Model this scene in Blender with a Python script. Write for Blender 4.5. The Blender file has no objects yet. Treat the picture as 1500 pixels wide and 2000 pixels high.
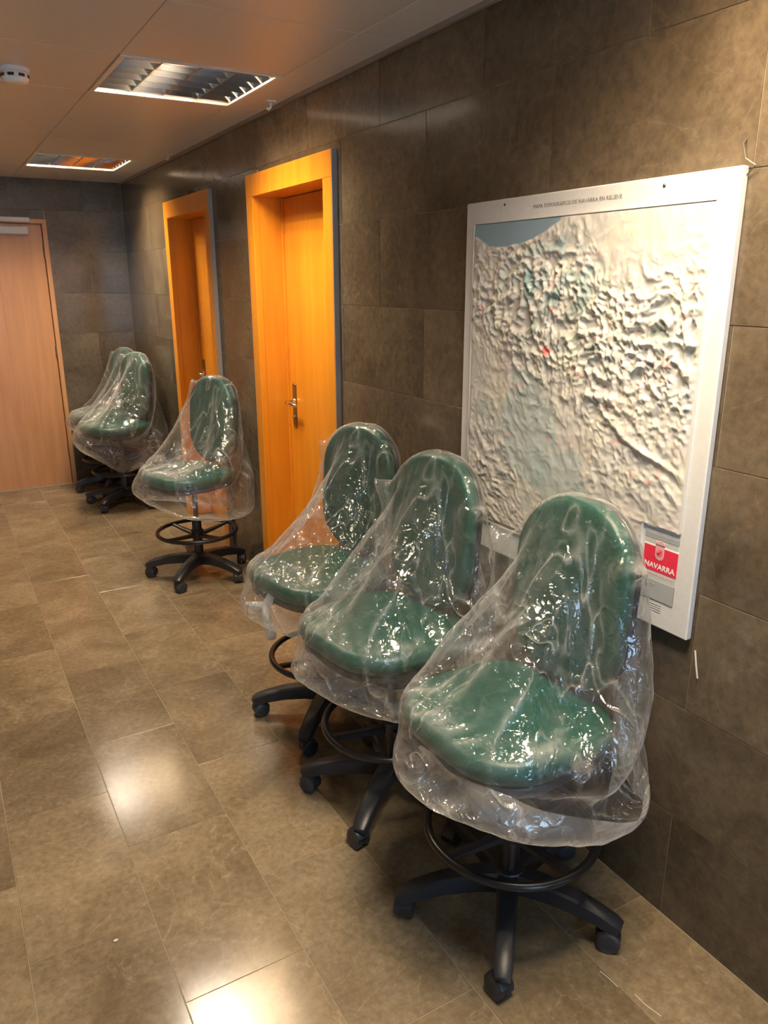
import bpy, bmesh, math
import numpy as np
from mathutils import Matrix, Vector

scene = bpy.context.scene
COL = scene.collection
PI = math.pi

# ------------------------------------------------------------------ camera
cam_data = bpy.data.cameras.new('camera')
cam_data.sensor_fit = 'VERTICAL'
cam_data.sensor_height = 36.0
cam_data.lens = 27.0                       # 1500 px focal length on a 2000 px tall frame
cam_data.clip_start = 0.02
cam = bpy.data.objects.new('camera', cam_data)
COL.objects.link(cam)
_p, _y, _r = math.radians(16.779), math.radians(30.005), math.radians(-0.143)
_fw = Vector((math.sin(_y) * math.cos(_p), math.cos(_y) * math.cos(_p), -math.sin(_p)))
_rt = Vector((math.cos(_y), -math.sin(_y), 0))
_up = _rt.cross(_fw)
_r2 = _rt * math.cos(_r) + _up * math.sin(_r)
_u2 = _up * math.cos(_r) - _rt * math.sin(_r)
_m = Matrix((_r2, _u2, -_fw)).transposed().to_4x4()
_m.translation = Vector((0, 0, 1.65))
cam.matrix_world = _m
scene.camera = cam

# ------------------------------------------------------------------ world (daylight outside the windows behind the viewer)
world = bpy.data.worlds.new('daylight')
scene.world = world
world.use_nodes = True
_bg = world.node_tree.nodes['Background']
_bg.inputs['Color'].default_value = (0.52, 0.74, 1.0, 1)
_bg.inputs['Strength'].default_value = 13.0

# ------------------------------------------------------------------ exposure
vs = scene.view_settings
vs.view_transform = 'Standard'
vs.look = 'None'
vs.gamma = 1.0
vs.use_curve_mapping = False
vs.exposure = 0.42
scene.cycles.sample_clamp_indirect = 6.0
scene.cycles.transparent_max_bounces = 24

LAMP_W = 25.0                               # watts of each half of a ceiling luminaire that is fully on
LAMP_WARM = (1.0, 0.74, 0.45)
LAMP_WHITE = (1.0, 0.86, 0.66)

# ------------------------------------------------------------------ room dimensions (metres)
XR = 1.495            # right wall face
XL = -1.36            # left wall face
YB = 6.80             # far wall face
YF = -3.2             # wall behind the viewer
HC = 2.40             # ceiling
TW = 0.305            # floor tile width
ML = 0.61             # module length

# =================================================================== materials
MAT = {}


def new_mat(name):
    m = bpy.data.materials.new(name)
    m.use_nodes = True
    nt = m.node_tree
    b = nt.nodes['Principled BSDF']
    MAT[name] = m
    return m, nt, b


def plain(name, col, rough=0.5, metal=0.0, spec=0.5, bump=0.0, bscale=60.0, coat=0.0):
    m, nt, b = new_mat(name)
    b.inputs['Base Color'].default_value = (*col, 1)
    b.inputs['Roughness'].default_value = rough
    b.inputs['Metallic'].default_value = metal
    b.inputs['Specular IOR Level'].default_value = spec
    b.inputs['Coat Weight'].default_value = coat
    tc = nt.nodes.new('ShaderNodeTexCoord')
    n = nt.nodes.new('ShaderNodeTexNoise')
    n.inputs['Scale'].default_value = bscale
    n.inputs['Detail'].default_value = 4
    nt.links.new(tc.outputs['Object'], n.inputs['Vector'])
    mx = nt.nodes.new('ShaderNodeMix')
    mx.data_type = 'RGBA'
    mx.inputs[6].default_value = (*[c * 0.92 for c in col], 1)
    mx.inputs[7].default_value = (*[min(1, c * 1.08) for c in col], 1)
    nt.links.new(n.outputs['Fac'], mx.inputs[0])
    nt.links.new(mx.outputs[2], b.inputs['Base Color'])
    if bump:
        bp = nt.nodes.new('ShaderNodeBump')
        bp.inputs['Strength'].default_value = bump
        bp.inputs['Distance'].default_value = 0.002
        nt.links.new(n.outputs['Fac'], bp.inputs['Height'])
        nt.links.new(bp.outputs['Normal'], b.inputs['Normal'])
    return m


def ramp(nt, stops):
    r = nt.nodes.new('ShaderNodeValToRGB')
    e = r.color_ramp.elements
    while len(e) < len(stops):
        e.new(0.5)
    for k, (p, c) in enumerate(stops):
        e[k].position = p
        e[k].color = (*c, 1)
    return r


def stone(name, dark, mid, light, vein, rough, scale=3.0, vary=0.25, vein_amt=0.35):
    """polished limestone: clouds, fine speckle, pale veins, a shift of tone from slab to slab"""
    m, nt, b = new_mat(name)
    L = nt.links.new
    geo = nt.nodes.new('ShaderNodeNewGeometry')
    info = nt.nodes.new('ShaderNodeObjectInfo')
    off = nt.nodes.new('ShaderNodeVectorMath'); off.operation = 'SCALE'
    comb = nt.nodes.new('ShaderNodeCombineXYZ')
    for k in range(3):
        L(info.outputs['Random'], comb.inputs[k])
    off.inputs['Scale'].default_value = 37.0
    L(comb.outputs[0], off.inputs[0])
    add = nt.nodes.new('ShaderNodeVectorMath'); add.operation = 'ADD'
    L(geo.outputs['Position'], add.inputs[0]); L(off.outputs[0], add.inputs[1])
    n1 = nt.nodes.new('ShaderNodeTexNoise')
    n1.inputs['Scale'].default_value = scale
    n1.inputs['Detail'].default_value = 8
    n1.inputs['Roughness'].default_value = 0.62
    n1.inputs['Distortion'].default_value = 0.7
    L(add.outputs[0], n1.inputs['Vector'])
    r1 = ramp(nt, [(0.30, dark), (0.5, mid), (0.72, light)])
    L(n1.outputs['Fac'], r1.inputs[0])
    n2 = nt.nodes.new('ShaderNodeTexNoise')
    n2.inputs['Scale'].default_value = scale * 14
    n2.inputs['Detail'].default_value = 5
    n2.inputs['Roughness'].default_value = 0.7
    L(add.outputs[0], n2.inputs['Vector'])
    # thin veins: where a stretched noise crosses its middle value
    n3 = nt.nodes.new('ShaderNodeTexNoise')
    n3.inputs['Scale'].default_value = scale * 0.9
    n3.inputs['Detail'].default_value = 6
    n3.inputs['Distortion'].default_value = 1.6
    L(add.outputs[0], n3.inputs['Vector'])
    s = nt.nodes.new('ShaderNodeMath'); s.operation = 'SUBTRACT'; s.inputs[1].default_value = 0.5
    L(n3.outputs['Fac'], s.inputs[0])
    a = nt.nodes.new('ShaderNodeMath'); a.operation = 'ABSOLUTE'; L(s.outputs[0], a.inputs[0])
    mr = nt.nodes.new('ShaderNodeMapRange')
    mr.inputs['From Min'].default_value = 0.0
    mr.inputs['From Max'].default_value = 0.012
    mr.inputs['To Min'].default_value = vein_amt
    mr.inputs['To Max'].default_value = 0.0
    L(a.outputs[0], mr.inputs['Value'])
    mul = nt.nodes.new('ShaderNodeMath'); mul.operation = 'MULTIPLY'
    L(mr.outputs[0], mul.inputs[0]); L(n2.outputs['Fac'], mul.inputs[1])
    mx = nt.nodes.new('ShaderNodeMix'); mx.data_type = 'RGBA'
    L(mul.outputs[0], mx.inputs[0]); L(r1.outputs[0], mx.inputs[6]); mx.inputs[7].default_value = (*vein, 1)
    # speckle + slab tone
    sp = nt.nodes.new('ShaderNodeMapRange')
    sp.inputs['From Min'].default_value = 0.3; sp.inputs['From Max'].default_value = 0.7
    sp.inputs['To Min'].default_value = 0.76; sp.inputs['To Max'].default_value = 1.24
    L(n2.outputs['Fac'], sp.inputs['Value'])
    rv = nt.nodes.new('ShaderNodeMapRange')
    rv.inputs['To Min'].default_value = 1 - vary; rv.inputs['To Max'].default_value = 1 + vary
    L(info.outputs['Random'], rv.inputs['Value'])
    mm = nt.nodes.new('ShaderNodeMath'); mm.operation = 'MULTIPLY'
    L(sp.outputs[0], mm.inputs[0]); L(rv.outputs[0], mm.inputs[1])
    sc = nt.nodes.new('ShaderNodeVectorMath'); sc.operation = 'SCALE'
    L(mx.outputs[2], sc.inputs[0]); L(mm.outputs[0], sc.inputs['Scale'])
    L(sc.outputs[0], b.inputs['Base Color'])
    rr = nt.nodes.new('ShaderNodeMapRange')
    rr.inputs['To Min'].default_value = rough * 0.75; rr.inputs['To Max'].default_value = rough * 1.3
    L(n1.outputs['Fac'], rr.inputs['Value'])
    L(rr.outputs[0], b.inputs['Roughness'])
    b.inputs['Specular IOR Level'].default_value = 0.5
    bp = nt.nodes.new('ShaderNodeBump')
    bp.inputs['Strength'].default_value = 0.03
    bp.inputs['Distance'].default_value = 0.001
    L(n2.outputs['Fac'], bp.inputs['Height'])
    L(bp.outputs['Normal'], b.inputs['Normal'])
    return m


def wood(name, c1, c2, rough=0.35, axis='Z'):
    m, nt, b = new_mat(name)
    L = nt.links.new
    geo = nt.nodes.new('ShaderNodeNewGeometry')
    mp = nt.nodes.new('ShaderNodeMapping')
    mp.inputs['Scale'].default_value = {'Z': (9, 9, 0.7), 'Y': (9, 0.7, 9), 'X': (0.7, 9, 9)}[axis]
    L(geo.outputs['Position'], mp.inputs['Vector'])
    n = nt.nodes.new('ShaderNodeTexNoise')
    n.inputs['Scale'].default_value = 2.2
    n.inputs['Detail'].default_value = 7
    n.inputs['Distortion'].default_value = 0.5
    L(mp.outputs[0], n.inputs['Vector'])
    r = ramp(nt, [(0.3, c1), (0.7, c2)])
    L(n.outputs['Fac'], r.inputs[0])
    L(r.outputs[0], b.inputs['Base Color'])
    b.inputs['Roughness'].default_value = rough
    b.inputs['Coat Weight'].default_value = 0.15
    b.inputs['Coat Roughness'].default_value = 0.2
    bp = nt.nodes.new('ShaderNodeBump')
    bp.inputs['Strength'].default_value = 0.05
    bp.inputs['Distance'].default_value = 0.001
    L(n.outputs['Fac'], bp.inputs['Height'])
    L(bp.outputs['Normal'], b.inputs['Normal'])
    return m


def emitter(name, col, strength):
    m, nt, b = new_mat(name)
    b.inputs['Base Color'].default_value = (0.9, 0.9, 0.9, 1)
    b.inputs['Emission Color'].default_value = (*col, 1)
    b.inputs['Emission Strength'].default_value = strength
    return m


def film(name, haze=0.16, crease=0.5):
    """clear crinkled polythene sheet: mostly transparent, milky along its creases, glossy"""
    m, nt, b = new_mat(name)
    nt.nodes.remove(b)
    L = nt.links.new
    N = nt.nodes.new

    def math_(op, a, b_=None, c=None, clamp=False):
        n = N('ShaderNodeMath'); n.operation = op; n.use_clamp = clamp
        for k, v in enumerate((a, b_, c)):
            if v is None:
                continue
            if isinstance(v, (int, float)):
                n.inputs[k].default_value = v
            else:
                L(v, n.inputs[k])
        return n.outputs[0]
    out = nt.nodes['Material Output']
    tc = N('ShaderNodeTexCoord')
    mp = N('ShaderNodeMapping')
    mp.inputs['Scale'].default_value = (1.0, 1.0, 0.40)
    L(tc.outputs['Object'], mp.inputs['Vector'])

    def noise(vec, scale, detail, dist, kind='FBM'):
        n = N('ShaderNodeTexNoise'); n.noise_type = kind
        n.inputs['Scale'].default_value = scale
        n.inputs['Detail'].default_value = detail
        n.inputs['Distortion'].default_value = dist
        L(vec, n.inputs['Vector'])
        return n.outputs['Fac']
    # sharp creases where a warped noise crosses its middle value, at two sizes
    def creases(vec, scale, width, dist):
        f = noise(vec, scale, 2.0, dist)
        a = math_('ABSOLUTE', math_('SUBTRACT', f, 0.5))
        return math_('SUBTRACT', 1.0, math_('DIVIDE', a, width, clamp=True), clamp=True)
    c1 = creases(mp.outputs[0], 5.0, 0.035, 1.0)
    c2 = creases(mp.outputs[0], 12.0, 0.06, 0.8)
    c3 = creases(tc.outputs['Object'], 30.0, 0.10, 0.8)
    fold = noise(mp.outputs[0], 5.0, 2.0, 0.6)
    patch = noise(tc.outputs['Object'], 3.5, 2.0, 0.3)
    cr = math_('MULTIPLY_ADD', c2, 0.4, math_('MULTIPLY_ADD', c3, 0.22, c1))
    ng = N('ShaderNodeNewGeometry')
    sx = N('ShaderNodeSeparateXYZ'); L(ng.outputs['True Normal'], sx.inputs[0])
    lie = math_('POWER', math_('ABSOLUTE', sx.outputs[2]), 3.0)          # film lying on the seat crumples
    c4 = noise(tc.outputs['Object'], 20.0, 3.0, 1.6, 'RIDGED_MULTIFRACTAL')
    cr = math_('ADD', cr, math_('MULTIPLY', math_('MULTIPLY', c4, lie), 1.1))
    hgt_ = math_('MULTIPLY_ADD', fold, 2.0, math_('MULTIPLY', cr, 0.6))
    bp = N('ShaderNodeBump')
    bp.inputs['Strength'].default_value = 1.0
    bp.inputs['Distance'].default_value = 0.007
    L(hgt_, bp.inputs['Height'])
    lw = N('ShaderNodeLayerWeight')
    lw.inputs['Blend'].default_value = 0.5
    L(bp.outputs['Normal'], lw.inputs['Normal'])
    fac = lw.outputs['Facing']
    fr = math_('MULTIPLY_ADD', math_('POWER', fac, 4.0), 0.55, 0.085)
    gl = N('ShaderNodeBsdfGlossy')
    gl.inputs['Roughness'].default_value = 0.11
    L(bp.outputs['Normal'], gl.inputs['Normal'])
    tr = N('ShaderNodeBsdfTransparent')
    tr.inputs['Color'].default_value = (0.97, 0.98, 0.98, 1)
    df = N('ShaderNodeBsdfDiffuse'); df.inputs['Color'].default_value = (0.92, 0.93, 0.94, 1)
    tl = N('ShaderNodeBsdfTranslucent'); tl.inputs['Color'].default_value = (0.92, 0.93, 0.94, 1)
    for n in (df, tl):
        L(bp.outputs['Normal'], n.inputs['Normal'])
    mw = N('ShaderNodeMixShader'); mw.inputs[0].default_value = 0.45
    L(df.outputs[0], mw.inputs[1]); L(tl.outputs[0], mw.inputs[2])
    soft = math_('MULTIPLY', math_('POWER', math_('MULTIPLY', cr, 0.6), 2.0), math_('MULTIPLY', patch, crease))
    att = N('ShaderNodeAttribute'); att.attribute_name = 'crease'
    lg = N('ShaderNodeLayerWeight'); lg.inputs['Blend'].default_value = 0.5
    hz = math_('ADD', math_('MULTIPLY_ADD', math_('POWER', lg.outputs['Facing'], 3.2), 0.62, haze), math_('MULTIPLY_ADD', att.outputs['Fac'], 0.30, soft), clamp=True)
    m1 = N('ShaderNodeMixShader')
    L(hz, m1.inputs[0]); L(tr.outputs[0], m1.inputs[1]); L(mw.outputs[0], m1.inputs[2])
    m2 = N('ShaderNodeMixShader')
    L(fr, m2.inputs[0]); L(m1.outputs[0], m2.inputs[1]); L(gl.outputs[0], m2.inputs[2])
    L(m2.outputs[0], out.inputs['Surface'])
    return m


stone('floor_stone', (0.140, 0.104, 0.062), (0.205, 0.157, 0.098), (0.28, 0.22, 0.142), (0.36, 0.29, 0.20), 0.15, 3.6, 0.20, 0.5)
stone('wall_stone', (0.068, 0.051, 0.033), (0.102, 0.078, 0.051), (0.145, 0.113, 0.076), (0.30, 0.25, 0.18), 0.17, 2.6, 0.12, 0.16)
plain('grout', (0.34, 0.275, 0.19), 0.7)
plain('wall_grout', (0.30, 0.25, 0.18), 0.7)
plain('ceiling_panel', (0.66, 0.62, 0.585), 0.38)
plain('ceiling_joint', (0.40, 0.34, 0.30), 0.6)
plain('ceiling_trim', (0.70, 0.66, 0.62), 0.4)
plain('plaster', (0.55, 0.50, 0.43), 0.7)
wood('door_wood', (0.66, 0.235, 0.012), (0.78, 0.30, 0.020), 0.33)
wood('beech_wood', (0.50, 0.24, 0.095), (0.62, 0.31, 0.13), 0.35)
plain('edge_grey', (0.30, 0.26, 0.23), 0.5)
plain('chrome', (0.82, 0.80, 0.76), 0.14, 1.0)
plain('brass_dark', (0.25, 0.18, 0.10), 0.35, 0.8)
plain('white_plastic', (0.80, 0.80, 0.78), 0.4)
plain('dark_slot', (0.02, 0.02, 0.02), 0.6)
plain('mirror_louvre', (0.78, 0.75, 0.72), 0.09, 1.0)
plain('lamp_white', (0.75, 0.74, 0.72), 0.4)
emitter('tube_on', (1.0, 0.90, 0.74), 3.0)
emitter('tube_dim', (1.0, 0.72, 0.30), 0.5)
plain('black_plastic', (0.019, 0.021, 0.026), 0.38, bump=0.15, bscale=300)
plain('black_rubber', (0.028, 0.030, 0.035), 0.42)
plain('black_steel', (0.010, 0.010, 0.012), 0.30)
plain('green_vinyl', (0.002, 0.066, 0.050), 0.40, bump=0.25, bscale=220)
film('polythene', 0.032, 0.8)
film('polythene_knot', 0.80)
plain('map_board', (0.64, 0.635, 0.63), 0.42)
plain('map_edge', (0.62, 0.56, 0.46), 0.5)
plain('map_ink', (0.22, 0.20, 0.20), 0.6)
plain('map_card', (0.52, 0.54, 0.53), 0.45)
plain('map_card_dark', (0.36, 0.38, 0.39), 0.45)
plain('map_red', (0.75, 0.035, 0.075), 0.45)
plain('map_white', (0.85, 0.80, 0.79), 0.45)
plain('map_pink', (0.72, 0.40, 0.42), 0.45)
plain('nail_steel', (0.12, 0.10, 0.09), 0.4, 0.8)
plain('pale_scratch', (0.60, 0.57, 0.52), 0.5)
plain('wire', (0.15, 0.13, 0.11), 0.3, 0.6)
plain('window_frame', (0.30, 0.31, 0.33), 0.4, 0.4)


def glass_mat():
    m, nt, b = new_mat('window_glass')
    nt.nodes.remove(b)
    out = nt.nodes['Material Output']
    tr = nt.nodes.new('ShaderNodeBsdfTransparent')
    tr.inputs['Color'].default_value = (0.93, 0.97, 1.0, 1)
    gl = nt.nodes.new('ShaderNodeBsdfGlossy'); gl.inputs['Roughness'].default_value = 0.02
    mx = nt.nodes.new('ShaderNodeMixShader'); mx.inputs[0].default_value = 0.07
    nt.links.new(tr.outputs[0], mx.inputs[1]); nt.links.new(gl.outputs[0], mx.inputs[2])
    nt.links.new(mx.outputs[0], out.inputs['Surface'])


glass_mat()

# relief sheet: printed inks from a colour attribute
_m, _nt, _b = new_mat('relief_print')
_at = _nt.nodes.new('ShaderNodeAttribute'); _at.attribute_name = 'ink'
_nt.links.new(_at.outputs['Color'], _b.inputs['Base Color'])
_b.inputs['Roughness'].default_value = 0.36


# =================================================================== mesh helpers
def mesh_obj(name, verts, faces, mat, parent=None, smooth=False):
    me = bpy.data.meshes.new(name)
    me.from_pydata([tuple(v) for v in verts], [], faces)
    me.update()
    me.materials.append(MAT[mat])
    if smooth:
        me.polygons.foreach_set('use_smooth', [True] * len(me.polygons))
    return link(name, me, parent)


def link(name, me, parent=None):
    o = bpy.data.objects.new(name, me)
    COL.objects.link(o)
    if parent is not None:
        o.parent = parent
    return o


def bm_obj(name, bm, mat, parent=None, smooth=False):
    bmesh.ops.recalc_face_normals(bm, faces=bm.faces)
    me = bpy.data.meshes.new(name)
    bm.to_mesh(me)
    bm.free()
    me.materials.append(MAT[mat])
    if smooth:
        me.polygons.foreach_set('use_smooth', [True] * len(me.polygons))
    return link(name, me, parent)


def add_box(bm, x0, x1, y0, y1, z0, z1, bev=0.0):
    vs_ = [bm.verts.new(p) for p in ((x0, y0, z0), (x1, y0, z0), (x1, y1, z0), (x0, y1, z0),
                                     (x0, y0, z1), (x1, y0, z1), (x1, y1, z1), (x0, y1, z1))]
    fs = [bm.faces.new([vs_[i] for i in f]) for f in
          ((3, 2, 1, 0), (4, 5, 6, 7), (0, 1, 5, 4), (1, 2, 6, 5), (2, 3, 7, 6), (3, 0, 4, 7))]
    if bev > 0:
        es = list({e for f in fs for e in f.edges})
        bmesh.ops.bevel(bm, geom=es, offset=bev, segments=1, affect='EDGES', clamp_overlap=True)
    return vs_


def box(name, b, mat, parent=None, bev=0.0):
    bm = bmesh.new()
    add_box(bm, *b, bev=bev)
    return bm_obj(name, bm, mat, parent)


def lathe(bm, prof, n=24, mat=None):
    """prof: list of (r, z); axis z"""
    rings = []
    for r, z in prof:
        ring = []
        for k in range(n):
            a = 2 * PI * k / n
            p = Vector((r * math.cos(a), r * math.sin(a), z))
            ring.append(bm.verts.new(mat @ p if mat else p))
        rings.append(ring)
    for a, b in zip(rings, rings[1:]):
        for k in range(n):
            bm.faces.new((a[k], a[(k + 1) % n], b[(k + 1) % n], b[k]))
    bm.faces.new(rings[0][::-1])
    bm.faces.new(rings[-1])


def tube(bm, pts, r, n=10, closed=False):
    pts = [Vector(p) for p in pts]
    rad = r if isinstance(r, (list, tuple)) else [r] * len(pts)
    N = len(pts)
    rings = []
    ref = None
    for i, p in enumerate(pts):
        a = pts[(i - 1) % N] if (closed or i > 0) else p
        b = pts[(i + 1) % N] if (closed or i < N - 1) else p
        t = (b - a).normalized()
        if ref is None:
            ref = Vector((0, 0, 1)) if abs(t.z) < 0.9 else Vector((1, 0, 0))
        s = t.cross(ref).normalized()
        u = s.cross(t).normalized()
        ref = u
        rings.append([bm.verts.new(p + (s * math.cos(2 * PI * k / n) + u * math.sin(2 * PI * k / n)) * rad[i]) for k in range(n)])
    rng = range(N) if closed else range(N - 1)
    for i in rng:
        a, b = rings[i], rings[(i + 1) % N]
        for k in range(n):
            bm.faces.new((a[k], a[(k + 1) % n], b[(k + 1) % n], b[k]))
    if not closed:
        bm.faces.new(rings[0][::-1])
        bm.faces.new(rings[-1])


def sweep_rect(bm, pts, sizes):
    """bar of rounded rectangular section in the xz plane path; sizes: (half width y, half height)"""
    pts = [Vector(p) for p in pts]
    rings = []
    for i, p in enumerate(pts):
        a = pts[max(i - 1, 0)]
        b = pts[min(i + 1, len(pts) - 1)]
        t = (b - a).normalized()
        s = Vector((0, 1, 0))
        u = s.cross(t).normalized()
        if u.z < 0:
            u = -u
        w, h = sizes[i]
        c = 0.74
        prof = [(w, -h), (w, h * c), (w * c, h), (-w * c, h), (-w, h * c), (-w, -h)]
        rings.append([bm.verts.new(p + s * q[0] + u * q[1]) for q in prof])
    n = 6
    for a, b in zip(rings, rings[1:]):
        for k in range(n):
            bm.faces.new((a[k], a[(k + 1) % n], b[(k + 1) % n], b[k]))
    bm.faces.new(rings[0][::-1])
    bm.faces.new(rings[-1])


def tag(o, label, cat, group=None):
    o['label'] = label
    o['category'] = cat
    if group:
        o['group'] = group
    return o


def thing(name, label, cat, loc=(0, 0, 0), rz=0.0, group=None):
    o = bpy.data.objects.new(name, None)
    o.empty_display_size = 0.1
    COL.objects.link(o)
    o.location = loc
    o.rotation_euler = (0, 0, rz)
    return tag(o, label, cat, group)


def structure(o, label=None):
    o['kind'] = 'structure'
    if label:
        o['label'] = label
    return o


# =================================================================== setting
rng = np.random.default_rng(7)

DOORS = [(3.04, 3.835), (4.61, 5.40)]       # openings in the right wall (y0, y1)
DH = 2.045
FD = (-0.72, 0.875, 2.075)                  # opening of the far double door (x0, x1, z1)

# ---- floor: bed + stone tiles
floor = structure(box('floor', (XL - 0.1, XR + 0.36, YF - 0.1, YB + 0.22, -0.08, -0.0016), 'grout'),
                  'polished brown limestone floor laid in long strips')
TILE_MESH = {}


def tile_mesh(key, sx, sy, sz, mat, bev):
    k = (key, round(sx, 4), round(sy, 4), round(sz, 4))
    if k not in TILE_MESH:
        bm = bmesh.new()
        add_box(bm, 0, sx, 0, sy, 0, sz)
        top = [f for f in bm.faces]
        es = list({e for f in top for e in f.edges})
        bmesh.ops.bevel(bm, geom=es, offset=bev, segments=1, affect='EDGES')
        bmesh.ops.recalc_face_normals(bm, faces=bm.faces)
        me = bpy.data.meshes.new(key)
        bm.to_mesh(me)
        bm.free()
        me.materials.append(MAT[mat])
        TILE_MESH[k] = me
    return TILE_MESH[k]


GAP = 0.0009
cols = []
x = -0.0145
while x > XL:
    x -= 0.31
edges = [XL]
xx = x + 0.31
while xx < XR - 0.02:
    edges.append(xx)
    xx += 0.31
edges.append(XR)
PHASE = {0: 1.772, 1: 1.465, 2: 1.763, 3: 1.47}
for i in range(len(edges) - 1):
    x0, x1 = edges[i], edges[i + 1]
    k = int(round((x0 + 0.0145) / 0.31)) if i else -5
    ph = PHASE.get(k, 1.465 if k % 2 else 1.765)
    y = ph - ML * math.ceil((ph - YF) / ML)
    while y < YB:
        y0, y1 = max(y, YF), min(y + ML, YB)
        if y1 - y0 > 0.02:
            me = tile_mesh('floor_tile', x1 - x0 - 2 * GAP, y1 - y0 - 2 * GAP, 0.012, 'floor_stone', 0.0008)
            o = link('floor_tile', me, floor)
            o.location = (x0 + GAP, y0 + GAP, -0.012 - 0.0006 * rng.random())
        y += ML


# ---- stone-clad walls
def subtract(rects, hole):
    out = []
    a0, a1, b0, b1 = hole
    for (p0, p1, q0, q1) in rects:
        if p1 <= a0 or p0 >= a1 or q1 <= b0 or q0 >= b1:
            out.append((p0, p1, q0, q1))
            continue
        if p0 < a0:
            out.append((p0, a0, q0, q1))
        if p1 > a1:
            out.append((a1, p1, q0, q1))
        m0, m1 = max(p0, a0), min(p1, a1)
        if q0 < b0:
            out.append((m0, m1, q0, b0))
        if q1 > b1:
            out.append((m0, m1, b1, q1))
    return out


def clad(wall, s0, s1, holes, place, phase):
    """stone slabs in courses of 0.311 m; s runs along the wall"""
    row = 0
    z = 0.0
    while z < HC - 0.01:
        z1 = min(z + 0.311, HC)
        ph = phase + (0.305 if row % 2 else 0.0)
        s = ph - ML * math.ceil((ph - s0) / ML)
        while s < s1:
            rs = [(max(s, s0), min(s + ML, s1), z, z1)]
            if rs[0][1] - rs[0][0] > 0.01:
                for hcut in holes:
                    rs = subtract(rs, hcut)
                for (a, b, c, d) in rs:
                    if b - a < 0.012 or d - c < 0.012:
                        continue
                    place(wall, a + GAP, b - GAP, c + GAP, d - GAP)
            s += ML
        z = z1
        row += 1


SLAB = 0.014


def place_right(wall, a, b, c, d):
    o = link('wall_tile', tile_mesh('wall_tile_r', SLAB, b - a, d - c, 'wall_stone', 0.0008), wall)
    o.location = (XR + 0.0008 * rng.random(), a, c)


def place_back(wall, a, b, c, d):
    o = link('wall_tile', tile_mesh('wall_tile_b', b - a, SLAB, d - c, 'wall_stone', 0.0008), wall)
    o.location = (a, YB + 0.0008 * rng.random(), c)


def wall_backing(name, rects, to_box, mat):
    bm = bmesh.new()
    for r in rects:
        add_box(bm, *to_box(r))
    return bm_obj(name, bm, mat)


holes_r = [(a - 0.03, b + 0.03, -1, DH + 0.03) for a, b in DOORS]
rr = [(YF - 0.1, YB + 0.1, -0.05, HC + 0.1)]
for h_ in holes_r:
    rr = subtract(rr, h_)
wall_right = structure(wall_backing('wall_right', rr, lambda r: (XR + 0.0025, XR + 0.34, r[0], r[1], r[2], r[3]), 'wall_grout'),
                       'dark polished stone wall with two orange doors')
clad(wall_right, YF, YB, holes_r, place_right, 1.09)

holes_b = [(FD[0] - 0.03, FD[1] + 0.03, -1, FD[2] + 0.03)]
rb = subtract([(XL - 0.1, XR + 0.1, -0.05, HC + 0.1)], holes_b[0])
wall_back = structure(wall_backing('wall_back', rb, lambda r: (r[0], r[1], YB + 0.0025, YB + 0.2, r[2], r[3]), 'wall_grout'),
                      'dark polished stone end wall with a wide wooden door')
clad(wall_back, XL, XR, holes_b, place_back, 0.9)

# walls that only show in reflections: plain plaster left wall, glazed wall behind the viewer
structure(box('wall_left', (XL - 0.15, XL, YF - 0.1, YB + 0.1, -0.05, HC + 0.1), 'plaster'))
WX0, WX1, WZ0, WZ1 = -0.55, 0.95, 0.55, 2.15
rf = subtract([(XL - 0.1, XR + 0.1, -0.05, HC + 0.1)], (WX0, WX1, WZ0, WZ1))
structure(wall_backing('wall_front', rf, lambda r: (r[0], r[1], YF - 0.2, YF, r[2], r[3]), 'plaster'))
win = structure(box('window_1', (WX0, WX1, YF - 0.16, YF - 0.06, WZ0, WZ0 + 0.06), 'window_frame'))
box('window_frame', (WX0, WX1, YF - 0.16, YF - 0.06, WZ1 - 0.06, WZ1), 'window_frame', win)
for k in range(6):
    xk = WX0 + (WX1 - WX0 - 0.07) * k / 5
    box('mullion', (xk, xk + 0.07, YF - 0.16, YF - 0.06, WZ0 + 0.06, WZ1 - 0.06), 'window_frame', win, 0.004)
    if k < 5:
        box('pane', (xk + 0.07, xk + (WX1 - WX0 - 0.07) / 5, YF - 0.115, YF - 0.109, WZ0 + 0.06, WZ1 - 0.06), 'window_glass', win)

# ---- ceiling: backing slab with openings over the luminaires, metal panels, perimeter strip
CX = [0.71 - 0.61 * k for k in range(4)][::-1] + [1.32]          # long joints
CX = [XL] + [c for c in CX if c > XL + 0.05]
FIX = [(0.71, 0.605), (0.71, 3.045), (0.71, 5.485)]               # luminaires (x0, y0)
cz = [(XL - 0.1, XR + 0.1, YF - 0.1, YB + 0.1)]
for fx, fy in FIX:
    cz = subtract(cz, (fx + 0.004, fx + 0.606, fy + 0.004, fy + 0.606))
bm = bmesh.new()
for r in cz:
    add_box(bm, r[0], r[1], r[2], r[3], HC + 0.004, HC + 0.12)
ceiling = structure(bm_obj('ceiling', bm, 'ceiling_joint'), 'low suspended ceiling of pale brown metal panels')
ys = [3.045 + 0.61 * k for k in range(-11, 8)]
ys = [YF] + [v for v in ys if YF + 0.05 < v < YB - 0.05] + [YB]
for i in range(len(CX) - 1):
    for j in range(len(ys) - 1):
        x0, x1, y0, y1 = CX[i], CX[i + 1], ys[j], ys[j + 1]
        if any(abs(x0 - fx) < 0.05 and abs(y0 - fy) < 0.05 for fx, fy in FIX):
            continue
        g = 0.0016
        o = link('ceiling_panel', tile_mesh('ceiling_panel', x1 - x0 - 2 * g, y1 - y0 - 2 * g, 0.012, 'ceiling_panel', 0.0015), ceiling)
        o.location = (x0 + g, y0 + g, HC - 0.0008 * rng.random())
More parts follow.
